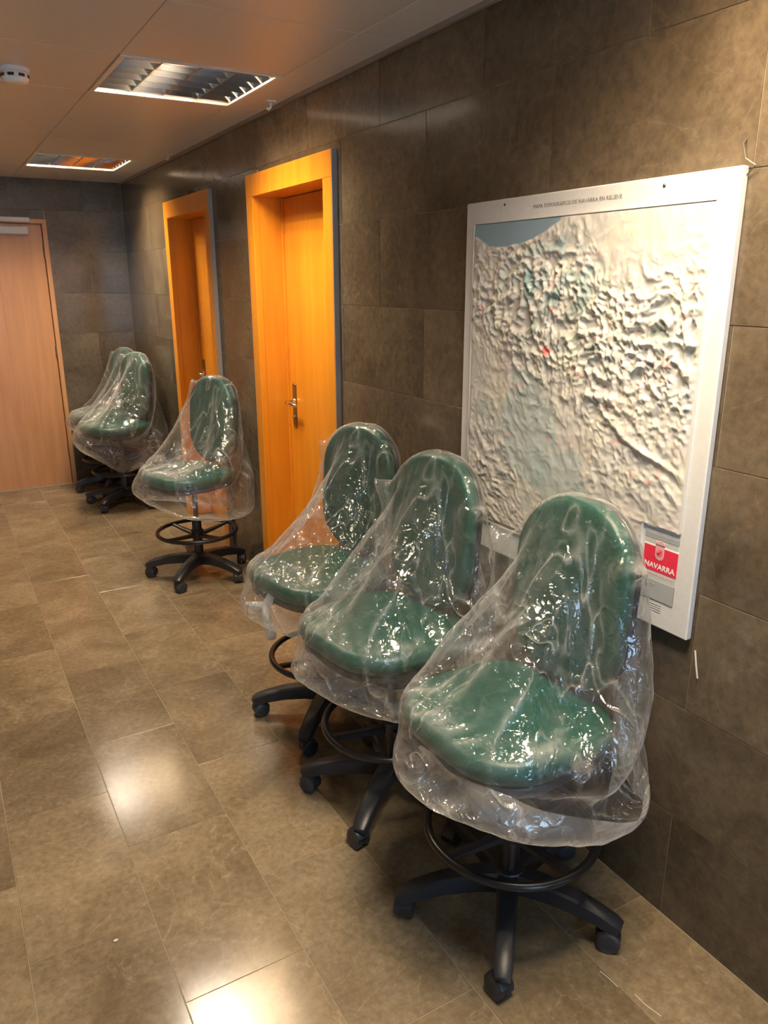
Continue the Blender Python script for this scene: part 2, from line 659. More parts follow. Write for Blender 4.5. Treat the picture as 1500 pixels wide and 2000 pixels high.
for j in range(len(ys) - 1):
    o = link('edge_panel', tile_mesh('edge_panel', XR - 1.32 - 0.014, ys[j + 1] - ys[j] - 0.003, 0.012, 'ceiling_trim', 0.0015), ceiling)
    o.location = (1.3216, ys[j] + 0.0015, HC - 0.0004)
trim = structure(box('trim_1', (XR - 0.013, XR + 0.001, YF, YB, HC - 0.014, HC + 0.004), 'edge_grey'), 'shadow-gap angle where ceiling meets stone wall')

# ---- doors in the right wall
def wall_door(idx, y0, y1, label, hardware):
    t = 0.025
    cs, ch = 0.082, 0.102
    xf = XR - t
    xl = XR + 0.135                                     # face of the leaf
    leaf = structure(box('door_%d' % idx, (xl, xl + 0.04, y0 + 0.003, y1 - 0.003, -0.001, DH - 0.003), 'door_wood', None, 0.0015), label)
    for (a, b, c, d, nm) in ((y0 - cs, y0, 0, DH, 'casing'), (y1, y1 + cs, 0, DH, 'casing'), (y0 - cs, y1 + cs, DH, DH + ch, 'casing')):
        box(nm, (xf, XR + 0.010, a, b, c, d), 'door_wood', leaf, 0.002)
    # grey outer edge strips of the casing
    for (a, b, c, d) in ((y0 - cs - 0.004, y0 - cs, 0, DH + ch), (y1 + cs, y1 + cs + 0.004, 0, DH + ch)):
        box('casing_edge', (xf + 0.001, XR + 0.010, a, b, c, d), 'edge_grey', leaf)
    # jamb linings
    for (a, b, c, d) in ((y0 - 0.02, y0, 0, DH), (y1, y1 + 0.02, 0, DH), (y0, y1, DH, DH + 0.02)):
        box('jamb', (XR + 0.010, xl + 0.10, a, b, c, d), 'door_wood', leaf)
    # strips added behind the leaf to keep outside light from its gaps
    for (a, b, c, d) in ((y0 - 0.02, y0 + 0.02, 0, DH), (y1 - 0.02, y1 + 0.02, 0, DH), (y0, y1, DH - 0.02, DH + 0.02)):
        box('light_block', (xl + 0.0405, xl + 0.10, a, b, c, d), 'door_wood', leaf)
    box('threshold', (XR - 0.002, xl + 0.10, y0, y1, -0.012, 0.0005), 'floor_stone', leaf)
    box('door_stop', (xl - 0.012, xl + 0.001, y1 - 0.012, y1, 0, DH), 'door_wood', leaf, 0.002)
    if hardware:
        yc = y1 - 0.075
        pl = box('handle_plate', (xl - 0.007, xl + 0.001, yc - 0.02, yc + 0.02, 0.90, 1.13), 'brass_dark', leaf, 0.003)
        bm = bmesh.new()
        tube(bm, [(xl - 0.004, yc, 1.035), (xl - 0.045, yc, 1.035), (xl - 0.055, yc - 0.012, 1.035), (xl - 0.056, yc - 0.05, 1.036), (xl - 0.054, yc - 0.125, 1.033)],
             [0.011, 0.010, 0.011, 0.010, 0.008], 12)
        bm_obj('lever', bm, 'chrome', pl, True)
        bm = bmesh.new()
        lathe(bm, [(0.019, 0), (0.019, 0.010), (0.014, 0.014)], 20, Matrix.Translation((xl - 0.006, yc, 1.035)) @ Matrix.Rotation(-PI / 2, 4, 'Y'))
        bm_obj('rose', bm, 'chrome', pl, False)
        bm = bmesh.new()
        lathe(bm, [(0.009, 0), (0.009, 0.012), (0.006, 0.014)], 16, Matrix.Translation((xl - 0.006, yc, 0.955)) @ Matrix.Rotation(-PI / 2, 4, 'Y'))
        bm_obj('lock_cylinder', bm, 'chrome', pl, False)
    return leaf


wall_door(1, *DOORS[0], 'orange wooden door with lever handle, deep in its frame', True)
wall_door(2, *DOORS[1], 'orange wooden door nearest the end wall, deep in its frame', True)

# ---- double door in the end wall
x0, x1, z1 = FD
mid = 0.5 * (x0 + x1)
d3 = structure(box('door_3', (mid + 0.002, x1 - 0.004, YB + 0.012, YB + 0.052, 0.004, z1 - 0.004), 'beech_wood', None, 0.0015), 'wide pale wooden double door with door closer in the end wall')
box('leaf', (x0 + 0.004, mid - 0.002, YB + 0.012, YB + 0.052, 0.008, z1 - 0.004), 'beech_wood', d3, 0.0015)
for (a, b, c, d) in ((x1, x1 + 0.034, 0, z1), (x0 - 0.034, x0, 0, z1), (x0 - 0.034, x1 + 0.034, z1, z1 + 0.034)):
    box('frame', (a, b, YB - 0.012, YB + 0.06, c, d), 'beech_wood', d3, 0.002)
box('light_block', (x0 - 0.034, x1 + 0.034, YB + 0.0525, YB + 0.19, -0.02, z1 + 0.034), 'beech_wood', d3)  # solid block added behind both leaves, hides the sky at their gaps
box('threshold', (x0, x1, YB - 0.004, YB + 0.055, -0.001, 0.006), 'edge_grey', d3)
for hz_ in (1.82, 1.05, 0.25):
    bm = bmesh.new()
    lathe(bm, [(0.007, hz_), (0.008, hz_ + 0.004), (0.008, hz_ + 0.096), (0.007, hz_ + 0.10)], 12, Matrix.Translation((x1 - 0.002, YB + 0.004, 0)))
    bm_obj('hinge', bm, 'brass_dark', d3, True)
clo = box('closer_body', (0.30, 0.775, YB - 0.035, YB + 0.012, 1.995, 2.050), 'white_plastic', d3, 0.006)
box('closer_rail', (0.22, 0.79, YB - 0.034, YB - 0.010, 2.083, 2.117), 'white_plastic', clo, 0.003)
bm = bmesh.new()
tube(bm, [(0.55, YB - 0.022, 2.045), (0.55, YB - 0.022, 2.068), (0.36, YB - 0.022, 2.076), (0.36, YB - 0.022, 2.09)], 0.007, 8)
bm_obj('closer_arm', bm, 'white_plastic', clo)

# =================================================================== ceiling luminaires
def luminaire(fx, fy, label, on, light_name):
    S = 0.61
    t = thing('ceiling_light', label, 'ceiling light', (fx + S / 2, fy + S / 2, HC), 0, 'recessed louvre luminaires in the ceiling')
    h = S / 2 - 0.004
    w = 0.018
    bm = bmesh.new()
    for b in ((-h, h, -h, -h + w), (-h, h, h - w, h), (-h, -h + w, -h + w, h - w), (h - w, h, -h + w, h - w)):
        add_box(bm, b[0], b[1], b[2], b[3], -0.004, 0.010)
    bm_obj('frame', bm, 'lamp_white', t)
    bm = bmesh.new()                                    # housing: open box above
    i = h - w + 0.002
    add_box(bm, -i, i, -i, i, 0.096, 0.100)
    for b in ((-i, i, -i, -i + .003), (-i, i, i - .003, i), (-i, -i + .003, -i, i), (i - .003, i, -i, i)):
        add_box(bm, b[0], b[1], b[2], b[3], 0.008, 0.098)
    bm_obj('housing', bm, 'mirror_louvre', t)
    # four lamps along y, each in its own louvre row
    cw = 2 * i / 4
    for k in range(4):
        xc = -i + cw * (k + 0.5)
        bm = bmesh.new()
        lathe(bm, [(0.008, -i + 0.012), (0.013, -i + 0.016), (0.013, i - 0.016), (0.008, i - 0.012)], 12,
              Matrix.Translation((xc, 0, 0.066)) @ Matrix.Rotation(-PI / 2, 4, 'X'))
        bm_obj('tube', bm, 'tube_on' if on[k] > 0.6 else 'tube_dim', t, True)
    # side blades of wedge section between the rows
    for k in range(5):
        xc = -i + cw * k
        bm = bmesh.new()
        a, b = (0.003, 0.012)
        v = [(xc - a, 0.004), (xc + a, 0.004), (xc + b, 0.052), (xc - b, 0.052)]
        lo = [bm.verts.new((p[0], -i, p[1])) for p in v]
        hi = [bm.verts.new((p[0], i, p[1])) for p in v]
        for q in range(4):
            bm.faces.new((lo[q], lo[(q + 1) % 4], hi[(q + 1) % 4], hi[q]))
        bm.faces.new(lo[::-1]); bm.faces.new(hi)
        bm_obj('side_blade', bm, 'mirror_louvre', t)
    cross = None
    for k in range(4):
        for j in range(6):
            yc = -i + 2 * i * (j + 0.5) / 6
            if cross is None:
                bm = bmesh.new()
                a, b = 0.002, 0.014
                hw = cw / 2 - 0.004
                v = [(-a, 0.003), (a, 0.003), (b, 0.046), (-b, 0.046)]
                lo = [bm.verts.new((-hw, p[0], p[1])) for p in v]
                hi = [bm.verts.new((hw, p[0], p[1])) for p in v]
                for q in range(4):
                    bm.faces.new((lo[q], lo[(q + 1) % 4], hi[(q + 1) % 4], hi[q]))
                bm.faces.new(lo[::-1]); bm.faces.new(hi)
                o = bm_obj('cross_blade', bm, 'mirror_louvre', t)
                cross = o.data
            else:
                o = link('cross_blade', cross, t)
            o.location = (-i + cw * (k + 0.5), yc, 0)
    # the light of each tube, thrown down through the louvre
    for k, (wf, c) in enumerate(zip(on, (LAMP_WHITE, LAMP_WHITE, LAMP_WARM, LAMP_WARM))):
        ld = bpy.data.lights.new(light_name.replace('lamp_light', 'lamp_light_%d' % (k + 1)), 'AREA')
        ld.shape = 'RECTANGLE'
        ld.size = 0.05
        ld.size_y = 2 * i - 0.04
        ld.energy = LAMP_W * wf
        ld.color = c
        lo_ = bpy.data.objects.new(ld.name, ld)
        COL.objects.link(lo_)
        lo_.parent = t
        lo_.location = (-i + cw * (k + 0.5), 0, 0.0525)
    return t


FIX_LABELS = ['recessed square louvre ceiling light over the relief map side of the corridor',
              'recessed square louvre ceiling light beside the smoke detector',
              'recessed square louvre ceiling light by the end wall']
FIX_ON = [(0.9, 0.75, 0.62, 0.62), (1.0, 0.75, 0.40, 0.20), (1.0, 0.65, 0.45, 0.45)]   # share of full output, tube by tube
for (fx, fy), lb, on in zip(FIX, FIX_LABELS, FIX_ON):
    # the first luminaire of the row hangs above the picture's top edge, over the wall it lights
    luminaire(fx, fy, lb, on, 'lamp_light_offscreen' if fy < 2 else 'lamp_light')

# ---- smoke detector
sd = thing('smoke_detector', 'round white smoke detector on the ceiling', 'smoke detector', (0.412, 3.42, HC))
bm = bmesh.new()
lathe(bm, [(0.050, 0.001), (0.052, -0.004), (0.052, -0.014), (0.046, -0.016)], 32)
bm_obj('base', bm, 'white_plastic', sd, False)
bm = bmesh.new()
lathe(bm, [(0.048, -0.014), (0.048, -0.034), (0.044, -0.046), (0.034, -0.052), (0.012, -0.054)], 32)
head = bm_obj('sensor_head', bm, 'white_plastic', sd, True)
for k in range(8):
    a = 2 * PI * (k + 0.5) / 8
    o = box('slot', (0.046, 0.0489, -0.011, 0.011, -0.034, -0.024), 'dark_slot', head)
    o.rotation_euler = (0, 0, a)

# ---- small white clips where ceiling and stone wall meet
for yk, lb in ((3.47, 'small white clip on the ceiling edge by the smoke detector light'),
               (5.13, 'small white clip on the ceiling edge before the end wall light')):
    c = thing('ceiling_clip', lb, 'clip', (1.437, yk, HC), 0, 'white clips along the ceiling edge')
    box('plate', (-0.022, 0.022, -0.016, 0.016, -0.004, 0.001), 'white_plastic', c, 0.001)
    bm = bmesh.new()
    tube(bm, [(0, 0, -0.003), (0, 0, -0.026), (-0.010, 0, -0.034), (-0.018, 0, -0.028)], 0.0065, 8)
    bm_obj('hook', bm, 'white_plastic', c, True)

# =================================================================== relief map
MY0, MY1, MZ0, MZ1 = 1.117, 2.064, 0.809, 1.868      # board
FX = XR - 0.020                                       # front face of the board
mp = thing('relief_map', 'large white moulded relief map of mountains hanging on stone wall', 'map', (XR, 0.5 * (MY0 + MY1) - 0.020, MZ0 + 0.004))
mp_inv = Matrix.Translation((-XR, -0.5 * (MY0 + MY1), -MZ0))


def mpart(o):
    o.data.transform(mp_inv)
    return o


mpart(box('board', (FX, XR - 0.0001, MY0, MY1, MZ0, MZ1), 'map_board', mp, 0.003))
RY0, RY1, RZ0, RZ1 = 1.167, 2.016, 0.905, 1.806


def perlin(shape_s, shape_t, fs, ft, seed):
    r = np.random.default_rng(seed)
    ns, nt_ = int(fs) + 2, int(ft) + 2
    ang = r.random((nt_, ns)) * 2 * PI
    s = np.linspace(0, fs, shape_s)[None, :].repeat(shape_t, 0)
    t = np.linspace(0, ft, shape_t)[:, None].repeat(shape_s, 1)
    return perlin_at(s, t, ang)


def perlin_at(s, t, ang):
    i0 = np.clip(np.floor(s).astype(int), 0, ang.shape[1] - 2)
    j0 = np.clip(np.floor(t).astype(int), 0, ang.shape[0] - 2)
    a, b = s - i0, t - j0
    def g(di, dj):
        th = ang[j0 + dj, i0 + di]
        return np.cos(th) * (a - di) + np.sin(th) * (b - dj)
    u = a * a * a * (a * (a * 6 - 15) + 10)
    v = b * b * b * (b * (b * 6 - 15) + 10)
    return (g(0, 0) * (1 - u) + g(1, 0) * u) * (1 - v) + (g(0, 1) * (1 - u) + g(1, 1) * u) * v


NS, NT = 330, 350
ss, tt = np.meshgrid(np.linspace(0, 1, NS), np.linspace(0, 1, NT))
_ra = np.random.default_rng(21)


def pn(s, t, f, seed):
    """perlin on rotated / stretched coordinates, all kept positive"""
    ang = np.random.default_rng(seed).random((int(f * 3) + 6, int(f * 3) + 6)) * 2 * PI
    return perlin_at(s * f + f * 0.9, t * f + f * 0.9, ang)


# ridges run roughly west-north-west to east-south-east over most of the sheet
ca, sa = math.cos(math.radians(32)), math.sin(math.radians(32))
rs_ = ss * ca + tt * sa
rt_ = -ss * sa + tt * ca
wx = 0.035 * pn(ss, tt, 5, 31)
wy = 0.035 * pn(ss, tt, 5, 32)
rid = np.zeros_like(ss)
amp = 1.0
for o_, (f, st) in enumerate(((15, 0.5), (28, 0.65), (48, 0.85))):
    n_ = pn((rs_ + wx) * st, rt_ + wy, f, 40 + o_)
    rid += amp * (1 - np.abs(n_) * 2.6)
    amp *= 0.62
iso = np.zeros_like(ss)
amp = 1.0
for o_, f in enumerate((17, 31, 52)):
    n_ = pn(ss + wy, tt + wx, f, 60 + o_)
    iso += amp * (1 - np.abs(n_) * 2.6)
    amp *= 0.6
mixf = np.clip((tt - 0.35) * 3.0, 0, 1)
hgt = iso * (1 - 0.75 * mixf) + rid * (0.75 * mixf)
hgt = hgt - hgt.min()
hgt /= hgt.max()
hgt = np.clip((hgt - 0.30) / 0.6, 0, 1.15) ** 1.25


def blob(cs, ct, rs, rt, soft=0.35):
    d = np.sqrt(((ss - cs) / rs) ** 2 + ((tt - ct) / rt) ** 2) + 0.55 * pn(ss, tt, 9, 77) + 0.3 * pn(ss, tt, 21, 78)
    return np.clip((1.0 - d) / soft + 0.5, 0, 1)


strong = 0.52 + 0.68 * blob(0.62, 0.32, 0.55, 0.22, 0.8) + 0.35 * blob(0.25, 0.2, 0.3, 0.2, 0.8) + 0.3 * blob(0.85, 0.55, 0.3, 0.2, 0.8) + 0.3 * blob(0.12, 0.82, 0.2, 0.22, 0.7)
strong *= 1 - 0.75 * blob(0.80, 0.04, 0.28, 0.14, 0.7)
strong *= 1 - 0.45 * blob(0.42, 0.70, 0.22, 0.22, 0.8)
strong *= 1 - 0.65 * blob(0.68, 0.93, 0.30, 0.16, 0.8)
strong *= 1 - 0.5 * blob(0.10, 0.45, 0.18, 0.12, 0.8)
# sea
coast = np.interp(ss[0], [0, 0.05, 0.1, 0.2, 0.28, 0.36, 0.44, 0.47, 1], [0.035, 0.062, 0.078, 0.080, 0.066, 0.046, 0.012, -0.05, -0.05])[None, :]
coast = coast + 0.006 * pn(ss, tt * 0, 24, 91)
sea = np.clip((coast - tt) / 0.004, 0, 1)
strong *= 1 - sea
edge = np.minimum(np.minimum(ss * 0.85, (1 - ss) * 0.85), np.minimum(tt, 1 - tt) * 0.9)
strong *= np.clip(edge / 0.012, 0, 1)
# single long ridges
hgt2 = hgt * strong
hgt2 += 0.9 * np.exp(-((tt - (0.497 + 0.02 * (ss - 0.68))) / 0.010) ** 2) * np.clip(1 - np.abs(ss - 0.68) / 0.11, 0, 1) ** 0.6
lx = 0.66 + (tt - 0.53) * 2.1 + 0.02 * np.sin(tt * 60)
hgt2 += 0.8 * np.exp(-(((ss - lx) * 0.5) / 0.013) ** 2) * np.clip((tt - 0.52) * 20, 0, 1) * np.clip((0.69 - tt) * 20, 0, 1)
HMAX = 0.0105
lip = 0.004
cut_s = (RY1 - 1.278) / (RY1 - RY0)
cut_t = (RZ1 - 1.069) / (RZ1 - RZ0)
# inks
base = np.array([0.56, 0.545, 0.515])
ink = np.ones((NT, NS, 3)) * base


def lay(mask, col):
    global ink
    mk = mask[..., None]
    ink = ink * (1 - mk) + np.array(col) * mk


lay(0.55 * np.clip(pn(ss, tt, 6, 101) * 2.2, 0, 1), (0.58, 0.50, 0.46))
lay(0.45 * np.clip(pn(ss, tt, 8, 102) * 2.2, 0, 1), (0.68, 0.66, 0.52))
grn = np.clip(0.25 + 1.6 * pn(ss, tt, 16, 104), 0, 1)
lay(0.95 * blob(0.40, 0.15, 0.22, 0.10, 0.5) * grn, (0.19, 0.33, 0.35))
lay(0.75 * blob(0.62, 0.31, 0.40, 0.11, 0.6) * grn, (0.27, 0.33, 0.29))
lay(0.40 * blob(0.35, 0.33, 0.28, 0.16, 0.6) * grn, (0.32, 0.38, 0.36))
lay(0.62 * blob(0.34, 0.66, 0.13, 0.20, 0.25), (0.36, 0.46, 0.46))
lay(0.62 * blob(0.50, 0.78, 0.13, 0.11, 0.25), (0.36, 0.46, 0.46))
lay(0.45 * blob(0.16, 0.62, 0.12, 0.07, 0.25), (0.38, 0.46, 0.45))
lay(0.7 * np.clip(1 - np.abs(tt - coast - 0.012) / 0.010, 0, 1) * np.clip((ss - 0.16) * 12, 0, 1) * np.clip((0.5 - ss) * 20, 0, 1) * np.clip(0.4 + 1.5 * pn(ss, tt, 22, 105), 0, 1), (0.66, 0.22, 0.22))
lay(0.9 * blob(0.422, 0.385, 0.020, 0.014, 0.6), (0.75, 0.14, 0.14))
for k in range(26):
    a_, b_ = _ra.random(2)
    lay(0.55 * blob(0.05 + 0.9 * a_, 0.1 + 0.85 * b_, 0.010, 0.008, 0.8), (0.68, 0.30, 0.28))
lay(sea, (0.235, 0.335, 0.41))
verts, faces, vid, cols_ = [], [], -np.ones((NT, NS), int), []
keep = ~((ss > cut_s) & (tt > cut_t))
for j in range(NT):
    for i in range(NS):
        if keep[j, i]:
            vid[j, i] = len(verts)
            bz = 0.0015 if min(i, j, NS - 1 - i, NT - 1 - j) == 0 else lip
            verts.append((FX - bz - HMAX * hgt2[j, i], RY1 - ss[j, i] * (RY1 - RY0), RZ1 - tt[j, i] * (RZ1 - RZ0)))
            cols_.append((*ink[j, i], 1.0))
for j in range(NT - 1):
    for i in range(NS - 1):
        q = (vid[j, i], vid[j, i + 1], vid[j + 1, i + 1], vid[j + 1, i])
        if min(q) >= 0:
            faces.append(q)
rel = mesh_obj('relief_sheet', verts, faces, 'relief_print', mp, True)
ca_ = rel.data.color_attributes.new('ink', 'FLOAT_COLOR', 'POINT')
ca_.data.foreach_set('color', np.array(cols_, dtype=np.float32).ravel())
mpart(rel)
# moulded white rim round the relief
bm = bmesh.new()
w_ = 0.0035
for b in ((RY0 - w_, RY1 + w_, RZ1, RZ1 + w_), (RY1, RY1 + w_, RZ0, RZ1), (RY0 - w_, RY0, 1.069, RZ1), (1.278, RY1 + w_, RZ0 - w_, RZ0),
          (RY0, 1.278, 1.0665, 1.070), (1.276, 1.2795, RZ0, 1.069)):
    add_box(bm, FX - 0.006, FX + 0.002, b[0], b[1], b[2], b[3])
mpart(bm_obj('rim', bm, 'map_board', mp))

TXT = Matrix(((0, 0, -1, 0), (-1, 0, 0, 0), (0, 1, 0, 0), (0, 0, 0, 1)))


def lettering(name, body, size, xface, yc, zc, mat, parent, width=None, bold=0.0):
    cu = bpy.data.curves.new(name, 'FONT')
    cu.body = body
    cu.size = size
    cu.align_x = 'CENTER'
    cu.align_y = 'CENTER'
    cu.extrude = 0.0003
    cu.offset = bold
    cu.resolution_u = 2
    tmp = bpy.data.objects.new(name, cu)
    COL.objects.link(tmp)
    dg = bpy.context.evaluated_depsgraph_get()
    me = bpy.data.meshes.new_from_object(tmp.evaluated_get(dg))
    bpy.data.objects.remove(tmp)
    if width:
        xs = [v.co.x for v in me.vertices]
        f = width / (max(xs) - min(xs))
        me.transform(Matrix.Diagonal((f, 1, 1, 1)))
    me.transform(Matrix.Translation((xface, yc, zc)) @ TXT)
    me.materials.clear()
    me.materials.append(MAT[mat])
    return mpart(link(name, me, parent))


lettering('title_lettering', 'MAPA TOPOGRAFICO DE NAVARRA EN RELIEVE', 0.0135, FX - 0.0005, 1.597, 1.8365, 'map_ink', mp, 0.318, 0.0)
# legend card
card = mpart(box('legend_card', (FX - 0.0012, FX + 0.001, 1.166, 1.268, 0.880, 1.056), 'map_card', mp))
mpart(box('card_top_band', (FX - 0.0017, FX, 1.166, 1.268, 1.036, 1.049), 'map_card_dark', card))
mpart(box('card_bottom_band', (FX - 0.0017, FX, 1.166, 1.268, 0.880, 0.930), 'map_card_dark', card))
mpart(box('white_rule', (FX - 0.0018, FX, 1.164, 1.2675, 1.017, 1.0205), 'map_white', card))
redp = mpart(box('red_panel', (FX - 0.0018, FX, 1.165, 1.2665, 0.9535, 1.017), 'map_red', card))
# coat of arms: pale shield with crown, red chain lines
bm = bmesh.new()
sh = [(-0.013, 0.016), (0.013, 0.016), (0.013, -0.010), (0.009, -0.017), (0, -0.020), (-0.009, -0.017), (-0.013, -0.010)]
cy_, cz_ = 1.2185, 1.0045
f_ = [bm.verts.new((FX - 0.0026, cy_ - p[0], cz_ + p[1])) for p in sh]
b_ = [bm.verts.new((FX - 0.0010, cy_ - p[0], cz_ + p[1])) for p in sh]
bm.faces.new(f_)
for k in range(len(sh)):
    bm.faces.new((f_[k], f_[(k + 1) % len(sh)], b_[(k + 1) % len(sh)], b_[k]))
crest = mpart(bm_obj('crest_shield', bm, 'map_pink', card))
bm = bmesh.new()
for k in range(5):
    yk = cy_ + (k - 2) * 0.0058
    hk = 0.009 + 0.004 * (2 - abs(k - 2)) / 2
    add_box(bm, FX - 0.0026, FX - 0.001, yk - 0.0022, yk + 0.0022, cz_ + 0.017, cz_ + 0.017 + hk)
add_box(bm, FX - 0.0026, FX - 0.001, cy_ - 0.0135, cy_ + 0.0135, cz_ + 0.016, cz_ + 0.020)
mpart(bm_obj('crest_crown', bm, 'map_pink', card))
bm = bmesh.new()
for k in range(8):
    a = PI * k / 8
    if k % 2 == 0 or True:
        c, s = math.cos(a), math.sin(a)
        rr_ = 0.010
        p0, p1 = Vector((FX - 0.0029, cy_ + rr_ * c, cz_ - 0.001 + 1.1 * rr_ * s)), Vector((FX - 0.0029, cy_ - rr_ * c, cz_ - 0.001 - 1.1 * rr_ * s))
        tube(bm, [p0, p1], 0.0006, 4)
mpart(bm_obj('crest_chains', bm, 'map_red', card))
lettering('navarra_lettering', 'NAVARRA', 0.0195, FX - 0.0020, 1.216, 0.9665, 'map_white', card, 0.092, 0.0003)
lettering('subtitle_lettering', 'MAPA EN RELIEVE', 0.008, FX - 0.0014, 1.216, 0.945, 'map_pink', card, 0.088)
bm = bmesh.new()
add_box(bm, FX - 0.0024, FX, 1.2475, 1.2535, 0.9115, 0.9225)
add_box(bm, FX - 0.0024, FX, 1.2445, 1.2475, 0.9115, 0.9165)
mpart(bm_obj('publisher_mark', bm, 'map_ink', card))
for k, (a, b, zz) in enumerate(((1.222, 1.243, 0.9185), (1.224, 1.243, 0.914))):
    mpart(box('small_print', (FX - 0.0022, FX, a, b, zz, zz + 0.0015), 'map_card_dark', card))
for k in range(4):
    mpart(box('small_print', (FX - 0.0008, FX, 1.20, 1.235 - 0.004 * (k % 2), 0.868 - 0.006 * k, 0.8693 - 0.006 * k), 'map_card_dark', card))
for (ny, nz) in ((1.881, 1.852), (1.314, 1.848), (1.918, 0.890), (1.31, 0.835)):
    bm = bmesh.new()
    lathe(bm, [(0.0042, 0), (0.0042, 0.0015), (0.002, 0.0028)], 10, Matrix.Translation((FX + 0.0005, ny, nz)) @ Matrix.Rotation(-PI / 2, 4, 'Y'))
    mpart(bm_obj('nail', bm, 'nail_steel', mp))

# =================================================================== chairs
SEAT_C = (0.040, 0.0)
SEAT_H = (0.228, 0.236)
SEAT_Z = (0.555, 0.645)
BACK_C = (-0.185, 0.0, 0.888)
BACK_H = (0.036, 0.186, 0.246)      # half thickness, half width, half height
BACK_TILT = math.radians(4)         # leans back
RING_Z = 0.268


def rrect(hx, hy, r, n):
    pts = []
    for cx, cy, a0 in ((hx - r, hy - r, 0), (-hx + r, hy - r, 90), (-hx + r, -hy + r, 180), (hx - r, -hy + r, 270)):
        for k in range(n + 1):
            a = math.radians(a0 + 90 * k / n)
            pts.append((cx + r * math.cos(a), cy + r * math.sin(a)))
    return pts


def cushion(bm, hx, hy, r, z0, z1, edge, crown=0.0, n=8, m=Matrix.Identity(4)):
    """rounded-rectangle pad: profile rounds over 'edge' at top and bottom"""
    steps = [(edge, z0, 0)]
    for k in range(1, 5):
        a = PI / 2 * k / 4
        steps.append((edge * (1 - math.sin(a)), z0 + edge * (1 - math.cos(a)), 0))
    for k in range(0, 5):
        a = PI / 2 * k / 4
        steps.append((edge * (1 - math.cos(a)), z1 - edge * (1 - math.sin(a)), 0))
    for k in range(1, 5):
        steps.append((edge + (min(hx, hy) * 0.92 - edge) * k / 4, z1, crown * math.sin(PI / 2 * k / 4)))
    rings = []
    for ins, z, dz in steps:
        pts = rrect(hx - ins, hy - ins, max(r - ins, 0.012), n)
        rings.append([bm.verts.new(m @ Vector((p[0], p[1], z + dz))) for p in pts])
    N = len(rings[0])
    for a, b in zip(rings, rings[1:]):
        for k in range(N):
            bm.faces.new((a[k], a[(k + 1) % N], b[(k + 1) % N], b[k]))
    bm.faces.new(rings[0][::-1])
    bm.faces.new(rings[-1])


BACK_M = Matrix.Translation(BACK_C) @ Matrix.Rotation(-BACK_TILT, 4, 'Y')


